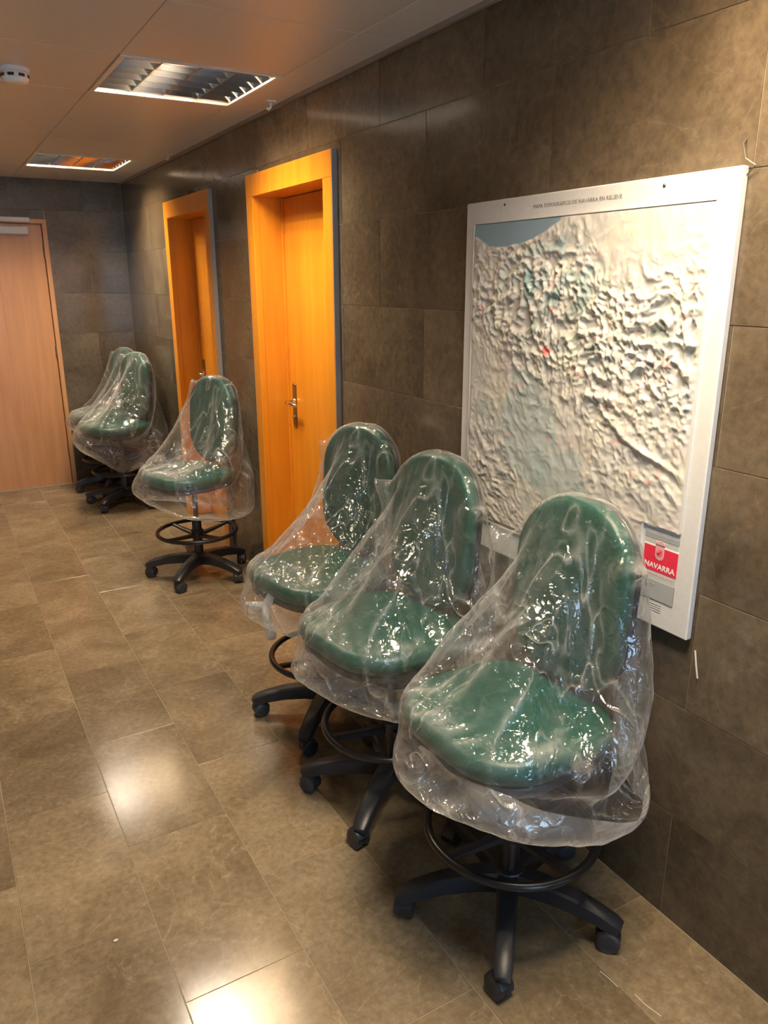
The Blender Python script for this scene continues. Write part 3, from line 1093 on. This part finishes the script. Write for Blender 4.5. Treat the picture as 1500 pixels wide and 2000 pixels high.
def chair_meshes():
    M = {}

    def store(name, bm, mat, smooth=True):
        bmesh.ops.recalc_face_normals(bm, faces=bm.faces)
        me = bpy.data.meshes.new(name)
        bm.to_mesh(me); bm.free()
        me.materials.append(MAT[mat])
        if smooth:
            me.polygons.foreach_set('use_smooth', [True] * len(me.polygons))
            me.set_sharp_from_angle(angle=math.radians(38))
        M[name] = me
    bm = bmesh.new()
    cushion(bm, SEAT_H[0], SEAT_H[1], 0.165, SEAT_Z[0] + 0.018, SEAT_Z[1] - 0.008, 0.030, 0.008, 8, Matrix.Translation((SEAT_C[0], SEAT_C[1], 0)))
    store('seat', bm, 'green_vinyl')
    bm = bmesh.new()
    cushion(bm, SEAT_H[0] - 0.008, SEAT_H[1] - 0.008, 0.160, SEAT_Z[0] - 0.004, SEAT_Z[0] + 0.024, 0.010, 0, 8, Matrix.Translation((SEAT_C[0], SEAT_C[1], 0)))
    store('seat_shell', bm, 'black_plastic')
    # back pad: z of the cushion = forward
    MB = BACK_M @ Matrix(((0, 0, 1, 0), (0, 1, 0, 0), (-1, 0, 0, 0), (0, 0, 0, 1)))
    bm = bmesh.new()
    cushion(bm, BACK_H[2], BACK_H[1], 0.165, -0.018, 0.036, 0.024, 0.006, 8, MB)
    for v in bm.verts:                                   # gentle wrap-around
        v.co.x += 0.55 * v.co.y ** 2
    store('backrest', bm, 'green_vinyl')
    bm = bmesh.new()
    cushion(bm, BACK_H[2] - 0.004, BACK_H[1] - 0.004, 0.160, -0.034, -0.012, 0.010, 0, 8, MB)
    for v in bm.verts:
        v.co.x += 0.55 * v.co.y ** 2
    store('back_shell', bm, 'black_plastic')
    bm = bmesh.new()
    sweep_rect(bm, [(0.02, 0, 0.535), (-0.15, 0, 0.533), (-0.215, 0, 0.550), (-0.240, 0, 0.605), (-0.236, 0, 0.71), (-0.226, 0, 0.85)],
               [(0.032, 0.010)] * 4 + [(0.030, 0.008), (0.026, 0.007)])
    store('back_bracket', bm, 'black_plastic')
    bm = bmesh.new()
    add_box(bm, -0.085, 0.10, -0.075, 0.075, 0.505, 0.553, 0.010)
    store('tilt_mechanism', bm, 'black_steel', False)
    bm = bmesh.new()
    tube(bm, [(0.03, -0.06, 0.527), (0.03, -0.17, 0.525), (0.035, -0.19, 0.520), (0.035, -0.215, 0.518)], [0.005, 0.005, 0.008, 0.009], 8)
    store('height_lever', bm, 'black_plastic')
    bm = bmesh.new()
    lathe(bm, [(0.027, 0.09), (0.027, 0.335), (0.024, 0.340), (0.015, 0.342), (0.015, 0.515)], 20)
    store('gas_column', bm, 'black_steel')
    bm = bmesh.new()
    tube(bm, [(0.222 * math.cos(2 * PI * k / 48), 0.222 * math.sin(2 * PI * k / 48), RING_Z) for k in range(48)], 0.0115, 10, True)
    store('foot_ring', bm, 'black_steel')
    bm = bmesh.new()
    lathe(bm, [(0.030, RING_Z - 0.045), (0.036, RING_Z - 0.040), (0.036, RING_Z + 0.006), (0.030, RING_Z + 0.012)], 20)
    store('ring_collar', bm, 'black_plastic')
    bm = bmesh.new()
    sweep_rect(bm, [(0.028, 0, RING_Z - 0.022), (0.11, 0, RING_Z - 0.016), (0.216, 0, RING_Z - 0.003)], [(0.016, 0.011), (0.013, 0.008), (0.011, 0.006)])
    store('ring_spoke', bm, 'black_plastic')
    bm = bmesh.new()
    lathe(bm, [(0.040, 0.068), (0.052, 0.074), (0.050, 0.120), (0.040, 0.135), (0.030, 0.138)], 24)
    store('base_hub', bm, 'black_plastic')
    bm = bmesh.new()
    sweep_rect(bm, [(0.030, 0, 0.104), (0.10, 0, 0.108), (0.18, 0, 0.102), (0.245, 0, 0.088), (0.285, 0, 0.075), (0.303, 0, 0.068)],
               [(0.030, 0.028), (0.028, 0.025), (0.026, 0.022), (0.024, 0.019), (0.023, 0.017), (0.018, 0.013)])
    store('base_leg', bm, 'black_plastic')
    # caster: stem + hood; wheels
    bm = bmesh.new()
    lathe(bm, [(0.006, 0.040), (0.006, 0.072), (0.012, 0.072), (0.012, 0.078)], 10)
    for sgn in (0,):
        n = 10
        prof = []
        for k in range(n + 1):
            a = PI * (-0.05 + 1.0 * k / n)
            prof.append((-0.012 + 0.029 * math.cos(a), 0.028 + 0.029 * math.sin(a)))
        pr = prof
        lo = [bm.verts.new((p[0], -0.008, p[1])) for p in pr]
        hi = [bm.verts.new((p[0], 0.008, p[1])) for p in pr]
        for k in range(len(pr) - 1):
            bm.faces.new((lo[k], lo[k + 1], hi[k + 1], hi[k]))
        bm.faces.new(lo[::-1]); bm.faces.new(hi); bm.faces.new((lo[0], hi[0], hi[-1], lo[-1]))
        # fender over both wheels
        n2 = 12
        sec = ((-0.0215, 0.0290), (-0.0205, 0.0325), (-0.014, 0.0340), (0.0, 0.0344), (0.014, 0.0340), (0.0205, 0.0325), (0.0215, 0.0290))
        rings = []
        for k in range(n2 + 1):
            a = math.radians(25 + 140 * k / n2)
            rings.append([bm.verts.new((-0.012 + rr2 * math.cos(a), yy, 0.029 + rr2 * math.sin(a))) for (yy, rr2) in sec])
        for a, b in zip(rings, rings[1:]):
            for k in range(len(sec) - 1):
                bm.faces.new((a[k], a[k + 1], b[k + 1], b[k]))
    store('caster', bm, 'black_plastic')
    bm = bmesh.new()
    lathe(bm, [(0.010, -0.009), (0.025, -0.009), (0.029, -0.006), (0.029, 0.007), (0.0275, 0.0105), (0.023, 0.0125), (0.021, 0.0115), (0.012, 0.0125), (0.004, 0.0135)], 28,
          Matrix.Rotation(PI / 2, 4, 'X'))
    store('wheel', bm, 'black_rubber')
    return M


CM = chair_meshes()


def make_chair(cx, cy, face_deg, leg_deg, label, caster_seed):
    t = thing('drafting_chair', label, 'chair', (cx, cy, 0), math.radians(face_deg), 'plastic-wrapped drafting chairs along the stone wall')
    r = np.random.default_rng(caster_seed)
    for nm in ('seat', 'seat_shell', 'backrest', 'back_shell', 'back_bracket', 'tilt_mechanism', 'height_lever', 'gas_column', 'foot_ring', 'ring_collar', 'base_hub'):
        link(nm, CM[nm], t)
    for k in range(4):
        s = link('ring_spoke', CM['ring_spoke'], t)
        s.rotation_euler = (0, 0, math.radians(45 + 90 * k + leg_deg - face_deg))
    for k in range(5):
        a = math.radians(leg_deg - face_deg + 72 * k)
        l = link('base_leg', CM['base_leg'], t)
        l.rotation_euler = (0, 0, a)
        c = link('caster', CM['caster'], t)
        c.location = (0.287 * math.cos(a), 0.287 * math.sin(a), 0)
        c.rotation_euler = (0, 0, a + r.uniform(-1.2, 1.2))
        for s in (-1, 1):
            w = link('wheel', CM['wheel'], c)
            w.location = (-0.012, 0.0165 * s, 0.0288)
            if s < 0:
                w.rotation_euler = (0, 0, PI)
    return t


# =================================================================== polythene bags (small cloth solver)
def sd_pad(p, hx, hy, r, hz, e):
    """rounded-rectangle pad in local coords: plan x,y; thickness z"""
    q = np.abs(p[:, :2]) - np.array([hx - r, hy - r])
    dp = np.linalg.norm(np.maximum(q, 0), axis=1) + np.minimum(np.max(q, axis=1), 0) - r
    wz = np.abs(p[:, 2]) - hz
    w0, w1 = dp + e, wz + e
    return np.minimum(np.maximum(w0, w1), 0) + np.sqrt(np.maximum(w0, 0) ** 2 + np.maximum(w1, 0) ** 2) - e


_ct, _st = math.cos(BACK_TILT), math.sin(BACK_TILT)


def sdf(p, pad=0.007):
    ps = p - np.array([SEAT_C[0], SEAT_C[1], 0.5 * (SEAT_Z[0] + SEAT_Z[1])])
    d1 = sd_pad(ps, SEAT_H[0], SEAT_H[1], 0.165, 0.5 * (SEAT_Z[1] - SEAT_Z[0]), 0.03)
    pb = p - np.array(BACK_C)
    x_ = pb[:, 0] * _ct + pb[:, 2] * _st
    z_ = -pb[:, 0] * _st + pb[:, 2] * _ct
    x_ = x_ - 0.55 * pb[:, 1] ** 2
    d2 = sd_pad(np.stack([z_, pb[:, 1], x_], 1), BACK_H[2], BACK_H[1], 0.165, BACK_H[0], 0.025)
    # bracket below the back
    d3 = np.maximum(np.maximum(np.abs(p[:, 0] + 0.23) - 0.02, np.abs(p[:, 1]) - 0.04), np.abs(p[:, 2] - 0.66) - 0.14)
    return np.minimum(np.minimum(d1, d2), d3) - pad


def sdf_grad(p):
    e = 0.002
    d = sdf(p)
    g = np.empty_like(p)
    for k in range(3):
        q = p.copy()
        q[:, k] += e
        g[:, k] = (sdf(q) - d) / e
    n = np.linalg.norm(g, axis=1, keepdims=True)
    return d, g / np.maximum(n, 1e-6)


def smoothstep(x):
    x = np.clip(x, 0, 1)
    return x * x * (3 - 2 * x)


def simulate_bag(seed, w_top, w_mid, w_hem, length, hem, top=(-0.185, 0.0, 1.185), steps=120, wall=None, NU=112, NV=74, gravity=1.2, hem_k=0.25, wrinkle=0.010, pins=(), w_sh=None, crumple=0.013):
    """hem(phi) -> target x, y, z of the open edge; returns grid of positions"""
    r = np.random.default_rng(seed)
    u = np.arange(NU) * 2 * PI / NU
    v = np.linspace(0, 1, NV)
    # rest widths along the bag (half circumference)
    if w_sh is None:
        W = np.where(v < 0.62, w_top + (w_mid - w_top) * smoothstep(v / 0.62), w_mid + (w_hem - w_mid) * smoothstep((v - 0.62) / 0.38))
    else:
        W = np.interp(v, [0, 0.05, 0.13, 0.35, 0.62, 0.80, 1.0],
                      [w_top, 0.5 * (w_top + w_sh) + 0.03, w_sh, w_sh + 0.42 * (w_mid - w_sh), w_mid, 0.5 * (w_mid + w_hem), w_hem])
    du = 2 * W / NU
    dv = length / (NV - 1)
    P = np.zeros((NV, NU, 3))
    hemp = np.array([hem(a) for a in u])
    for j in range(NV):
        f = smoothstep(v[j] * 1.05)
        bw = W[j] / 2 * (1 - 0.35 * f)
        aw = max(0.070 * min(1.0, v[j] / 0.03), W[j] * 0.30 * smoothstep(v[j] * 1.6))
        if j == 0:
            aw = 0.001
        shape = np.stack([aw * np.sin(u), bw * np.cos(u)], 1)
        cx = top[0] * (1 - f) + 0.05 * f
        cy = top[1] * (1 - f)
        cz = top[2] + (0.42 - top[2]) * v[j]
        tube_ = np.stack([cx + shape[:, 0], cy + shape[:, 1], np.full(NU, cz)], 1)
        P[j] = tube_ * (1 - v[j] ** 2) + hemp * v[j] ** 2
    # random crinkle displacement
    ns_ = r.normal(size=(NV, NU, 3))
    for _ in range(2):
        ns_ = (ns_ + np.roll(ns_, 1, 1) + np.roll(ns_, -1, 1)) / 3
        ns_[1:-1] = (ns_[1:-1] + ns_[:-2] + ns_[2:]) / 3
    P += wrinkle * ns_ * 2.0
    rest_jit = 1 + 0.04 * ns_[..., 0] / (np.abs(ns_[..., 0]).max())
    V = np.zeros_like(P)
    for _ in range(12):                     # start with the film outside the chair
        flat = P.reshape(-1, 3)
        d, g = sdf_grad(flat)
        pen = d < 0.002
        flat[pen] += g[pen] * (0.002 - d[pen, None])
    half = NU // 2
    mir = (-np.arange(NU)) % NU
    dt = 1 / 50
    lu = (du[:, None] * rest_jit)
    duh = 0.5 * (du[1:] + du[:-1])[:, None]

    def proj(A, B, rest, k, comp=0.6):
        d = B - A
        L = np.sqrt((d * d).sum(-1)) + 1e-9
        c = (L - rest) / L
        c = np.where(c > 0, c * k, c * k * comp)[..., None] * d * 0.5
        return c

    for st in range(steps):
        V *= 0.965
        V[..., 2] -= gravity * dt
        Q = P + V * dt
        for it in range(9):
            # around, even / odd
            for s0 in (0, 1):
                A = Q[:, s0::2]
                idx = (np.arange(s0, NU, 2) + 1) % NU
                B = Q[:, idx]
                c = proj(A, B, lu[:, s0::2], 0.95)
                Q[:, s0::2] = A + c
                Q[:, idx] = B - c
            for s0 in (0, 1):
                A = Q[s0:NV - 1:2]
                B = Q[s0 + 1:NV:2]
                n_ = min(len(A), len(B))
                c = proj(A[:n_], B[:n_], dv, 0.95)
                Q[s0:NV - 1:2][:n_] += c
                Q[s0 + 1:NV:2][:n_] -= c
            # shear (both diagonals)
            rs2 = np.sqrt(duh ** 2 + dv ** 2)
            for sh in (1, -1):
                for s0 in (0, 1):
                    A = Q[s0:NV - 1:2]
                    B = np.roll(Q[s0 + 1:NV:2], -sh, 1)
                    n_ = min(len(A), len(B))
                    c = proj(A[:n_], B[:n_], rs2[s0::2][:n_], 0.45, 0.4)
                    Q[s0:NV - 1:2][:n_] += c
                    Q[s0 + 1:NV:2][:n_] -= np.roll(c, sh, 1)
            # bending: keep second neighbours apart (stiff film)
            if it % 3 == 0:
                for off in (2, 4, 8):
                    B = np.roll(Q, -off, 1)
                    d = B - Q
                    L = np.sqrt((d * d).sum(-1)) + 1e-9
                    c = (np.minimum((L - off * du[:, None] * (0.97 if off == 2 else 0.94)) / L, 0) * 0.16)[..., None] * d
                    Q += c
                    Q -= np.roll(c, off, 1)
                    d = Q[off:] - Q[:-off]
                    L = np.sqrt((d * d).sum(-1)) + 1e-9
                    c = (np.minimum((L - off * dv * 0.96) / L, 0) * 0.16)[..., None] * d
                    Q[:-off] += c
                    Q[off:] -= c
            # welded top seam
            Q[0] = 0.5 * (Q[0] + Q[0][mir])
            # hem held by its stiff rolled edge
            Q[-1] += (hemp - Q[-1]) * hem_k
            for (pj, pu, tgt, kk) in pins:
                Q[pj, pu] += (np.array(tgt) - Q[pj, pu]) * kk
            if it % 2 == 0:
                flat = Q.reshape(-1, 3)
                near = (flat[:, 2] > 0.40) & (flat[:, 2] < 1.20)
                pts = flat[near]
                d, g = sdf_grad(pts)
                pen = d < 0
                pts[pen] -= g[pen] * d[pen, None]
                # friction: drag contact points back towards where they were
                old = P.reshape(-1, 3)[near]
                pts[pen] += (old[pen] - pts[pen]) * 0.35
                flat[near] = pts
                Q = flat.reshape(NV, NU, 3)
                if wall is not None:
                    Q = wall(Q)
        if wall is not None:
            Q = wall(Q)
        V = (Q - P) / dt
        sp = np.linalg.norm(V, axis=-1, keepdims=True)
        V *= np.minimum(1, 2.5 / (sp + 1e-6))
        P = Q
    # light smoothing of grid-scale noise
    for _ in range(1):
        S = (np.roll(P, 1, 1) + np.roll(P, -1, 1))
        T = P.copy()
        T[1:-1] = 0.6 * P[1:-1] + 0.1 * S[1:-1] + 0.1 * (P[:-2] + P[2:])
        P = T
    # small pleats running down the film, larger where it lies loose on the seat
    du_ = np.roll(P, -1, 1) - np.roll(P, 1, 1)
    dv_ = np.gradient(P, axis=0)
    nrm = np.cross(dv_, du_)
    nrm /= np.linalg.norm(nrm, axis=-1, keepdims=True) + 1e-9
    if (nrm * (P - P.mean(axis=(0, 1)))).sum() < 0:
        nrm = -nrm
    uu = np.arange(NU)[None, :].repeat(NV, 0) / NU
    vv = np.arange(NV)[:, None].repeat(NU, 1) / NV

    def per(fu, fv, sd):
        ang = np.random.default_rng(sd).random((int(fv) + 4, int(fu) + 2)) * 2 * PI
        ang[:, int(fu)] = ang[:, 0]
        return perlin_at((uu + 0.10 * np.sin(vv * 5 + sd)) % 1.0 * fu, vv * fv, ang)
    rdg = np.clip(1 - 5.5 * np.abs(per(int(NU / 4.5), NV / 14.0, seed * 11 + 1)), 0, 1) ** 1.3
    rdg += 0.6 * np.clip(1 - 5.0 * np.abs(per(int(NU / 2.6), NV / 7.0, seed * 11 + 2)), 0, 1)
    on_seat = np.clip(1 - np.abs(P[..., 2] - SEAT_Z[1] - 0.008) / 0.03, 0, 1) * np.clip(nrm[..., 2] * 2 - 0.8, 0, 1)
    fade = np.clip(np.minimum(vv / 0.06, (1 - vv) / 0.05), 0, 1)
    P = P + nrm * ((0.0035 + crumple * on_seat) * rdg * fade)[..., None]
    if wall is not None:
        P = wall(P)
    crease = rdg * fade * (0.16 + 0.84 * on_seat) + 0.55 * np.clip((vv - 0.80) / 0.2, 0, 1)
    return P, crease


def bag_object(P, crease, chair, label, name='plastic_bag'):
    NV, NU = P.shape[:2]
    verts = P.reshape(-1, 3)
    faces = []
    for j in range(NV - 1):
        for i in range(NU):
            i2 = (i + 1) % NU
            faces.append((j * NU + i, j * NU + i2, (j + 1) * NU + i2, (j + 1) * NU + i))
    o = mesh_obj(name, verts, faces, 'polythene', None, True)
    at = o.data.attributes.new('crease', 'FLOAT', 'POINT')
    at.data.foreach_set('value', crease.astype(np.float32).ravel())
    o.location = chair.location
    o.rotation_euler = chair.rotation_euler
    tag(o, label, 'plastic bag', 'clear bags over the drafting chairs')
    md = o.modifiers.new('smooth', 'SUBSURF')
    md.levels = 1
    md.render_levels = 1
    return o


def ellipse_hem(cx, cy, ax, ay, z0, dz=(), ripple=0.0, n=9, ph=0.0, power=2.0):
    """dz: list of (phi_deg, spread_deg, amount, radial) bumps; phi 90 = front, 0 = chair's left"""
    def f(a):
        s, c = math.sin(a), math.cos(a)
        z = z0 + ripple * math.sin(n * a + ph)
        rad = 1.0 + 0.6 * ripple * math.sin(n * a + ph + 1.0) / 0.3
        for (pd, sdg, am, rd) in dz:
            d = (math.degrees(a) - pd + 180) % 360 - 180
            w = math.exp(-(d / sdg) ** 2)
            z += am * w
            rad += rd * w
        return (cx + ax * s * rad, cy + ay * c * rad, z)
    return f


CHAIRS = [
    # x, y, facing, first leg angle, chair label, bag label
    (1.147, 1.316, 183, -131, 'green drafting chair under a loose bag below the legend of the relief map',
     'loose clear plastic bag over the chair below the legend of the relief map'),
    (1.130, 1.905, 188, -140, 'green drafting chair below the left half of the relief map',
     'clear plastic bag over the chair below the left half of the relief map'),
    (1.165, 2.445, 194, -135, 'green drafting chair in front of the wall between relief map and orange door',
     'clear plastic bag with a tied knot at its front corner'),
    (1.175, 4.195, 200, 157, 'green drafting chair standing alone between the two orange doors',
     'taut clear plastic bag over the chair between the two orange doors'),
    (1.140, 5.960, 197, 152, 'green drafting chair in front of the wall past the farther orange door',
     'clear plastic bag drooping to a point under the chair past the farther orange door'),
    (1.155, 6.455, 194, 176, 'green drafting chair tucked in the corner by the end wall',
     'clear plastic bag over the chair in the corner by the end wall'),
]
chairs = []
for k, (cx, cy, fd, ld, lb, blb) in enumerate(CHAIRS):
    chairs.append(make_chair(cx, cy, fd, ld, lb, 100 + k))

def keep_inside(chair, y0=None, y1=None):
    """keeps a bag off the stone walls and off the neighbouring bag"""
    cx, cy = chair.location.x, chair.location.y
    a = chair.rotation_euler.z
    c, s_ = math.cos(a), math.sin(a)

    def f(Q):
        wx_ = cx + Q[..., 0] * c - Q[..., 1] * s_
        wy_ = cy + Q[..., 0] * s_ + Q[..., 1] * c
        wx_ = np.minimum(wx_, XR - 0.012)
        if y0 is not None:
            wy_ = np.maximum(wy_, y0)
        if y1 is not None:
            wy_ = np.minimum(wy_, y1)
        dx, dy = wx_ - cx, wy_ - cy
        Q[..., 0] = dx * c + dy * s_
        Q[..., 1] = -dx * s_ + dy * c
        return Q
    return f


BAGS = [
    dict(seed=1, w_top=0.52, w_mid=0.98, w_hem=0.89, length=0.84, wall=keep_inside(chairs[0], None, 1.600),
         hem=ellipse_hem(0.025, 0.04, 0.225, 0.255, 0.560, [(95, 45, 0.035, 0.0), (340, 42, -0.045, 0.32), (180, 50, 0.0, -0.05)], 0.008, 7, 0.6), top=(-0.175, -0.03, 1.185),
         pins=((0, 56, (-0.10, -0.235, 1.060), 0.3), (0, 28, (-0.165, -0.07, 1.158), 0.3), (0, 84, (-0.165, -0.07, 1.158), 0.3))),
    dict(seed=2, w_top=0.50, w_mid=0.94, w_hem=0.80, length=0.82, wall=keep_inside(chairs[1], 1.606, 2.165),
         hem=ellipse_hem(0.025, 0.00, 0.238, 0.250, 0.530, [(100, 48, 0.05, 0.0)], 0.010, 8, 0.2), top=(-0.175, -0.02, 1.185),
         pins=((0, 56, (-0.11, -0.215, 1.040), 0.3), (0, 28, (-0.170, -0.04, 1.150), 0.3), (0, 84, (-0.170, -0.04, 1.150), 0.3))),
    dict(seed=3, w_top=0.26, w_sh=0.47, w_mid=0.94, w_hem=0.80, length=0.84, wall=keep_inside(chairs[2], 2.171, None),
         hem=ellipse_hem(0.025, 0.00, 0.238, 0.250, 0.520, [(112, 40, 0.05, 0.0)], 0.010, 9, 1.2),
         pins=tuple((73, q, (0.262, -0.012, 0.548), 0.30) for q in range(25, 35)) + tuple((70, q, (0.268, -0.012, 0.562), 0.15) for q in range(26, 34))),
    dict(seed=4, w_top=0.26, w_sh=0.47, w_mid=0.92, w_hem=0.80, length=0.88, wall=keep_inside(chairs[3]),
         hem=ellipse_hem(0.025, 0.00, 0.232, 0.252, 0.430, [(115, 50, 0.08, 0.0)], 0.006, 6, 0.2), NU=88, NV=60),
    dict(seed=5, w_top=0.26, w_sh=0.47, w_mid=0.92, w_hem=0.78, length=0.90, wall=keep_inside(chairs[4], None, 6.205),
         hem=ellipse_hem(0.030, 0.02, 0.240, 0.245, 0.48, [(22, 38, -0.20, -0.30)], 0.006, 6, 0.9), NU=88, NV=60),
    dict(seed=6, w_top=0.26, w_sh=0.47, w_mid=0.92, w_hem=0.83, length=0.84, wall=keep_inside(chairs[5], 6.211, YB - 0.012),
         hem=ellipse_hem(0.030, 0.00, 0.238, 0.250, 0.51, [(100, 50, 0.05, 0.0)], 0.008, 7, 2.2), NU=88, NV=60),
]
bags = []
for k, prm in enumerate(BAGS):
    P, crease = simulate_bag(**prm)
    bags.append(bag_object(P, crease, chairs[k], CHAIRS[k][5]))

# knot and tail at the front corner of the third bag
KN = (0.275, -0.020, 0.545)
bm = bmesh.new()
tube(bm, [(0.225, 0.0, 0.585), (0.255, -0.012, 0.562), KN, (0.300, -0.045, 0.540), (0.322, -0.070, 0.546)], [0.040, 0.022, 0.012, 0.017, 0.010], 10)
kn = bm_obj('knot', bm, 'polythene_knot', bags[2], True)
bm = bmesh.new()
tube(bm, [KN, (0.283, -0.005, 0.510), (0.280, 0.008, 0.470), (0.274, 0.014, 0.425)], [0.012, 0.015, 0.021, 0.016], 10)
bm_obj('knot_tail', bm, 'polythene_knot', kn, True)

# =================================================================== small marks and bits
def bit(name, bm, mat, label, cat, group=None):
    return tag(bm_obj(name, bm, mat), label, cat, group)


bm = bmesh.new()
tube(bm, [(XR - 0.001, 1.0815, 0.79), (XR - 0.0015, 1.074, 0.755), (XR - 0.001, 1.066, 0.722)], 0.0022, 6)
bit('tape_strip', bm, 'pale_scratch', 'short pale strip stuck on stone wall below the relief map', 'strip')
bm = bmesh.new()
tube(bm, [(1.215, 1.033, 0.0004), (1.219, 1.005, 0.0004), (1.220, 0.978, 0.0004)], 0.0010, 6)
bit('floor_scuff', bm, 'pale_scratch', 'straight pale scuff line on the floor by the front chair casters', 'scuff', 'pale scuffs on the floor')
bm = bmesh.new()
tube(bm, [(1.240, 0.944, 0.0004), (1.240, 0.911, 0.0004), (1.249, 0.871, 0.0004)], 0.0011, 6)
bit('floor_scuff', bm, 'pale_scratch', 'bent pale scuff line on the floor closer to the stone wall', 'scuff', 'pale scuffs on the floor')
bm = bmesh.new()
bmesh.ops.create_icosphere(bm, subdivisions=1, radius=0.006, matrix=Matrix.Translation((0.190, 1.735, 0.0022)) @ Matrix.Diagonal((1.2, 0.8, 0.45, 1)))
bit('paper_crumb', bm, 'pale_scratch', 'tiny white paper crumb lying on the floor tiles', 'crumb')
bm = bmesh.new()
tube(bm, [(XR + 0.001, 2.065, 1.925), (XR - 0.012, 2.066, 1.920), (XR - 0.012, 2.075, 1.895), (XR - 0.010, 2.118, 1.862), (XR - 0.004, 2.130, 1.845)], 0.0015, 6)
bit('wire_hook', bm, 'wire', 'bent wire hook on the wall at the sea corner of the relief map', 'hook', 'wire hooks beside the relief map')
bm = bmesh.new()
tube(bm, [(XR + 0.001, 1.112, 1.925), (XR - 0.012, 1.110, 1.915), (XR - 0.012, 1.100, 1.885), (XR - 0.012, 1.075, 1.870), (XR - 0.006, 1.100, 1.852)], 0.0015, 6)
bit('wire_hook', bm, 'wire', 'bent wire hook on the wall at the plain corner of the relief map', 'hook', 'wire hooks beside the relief map')
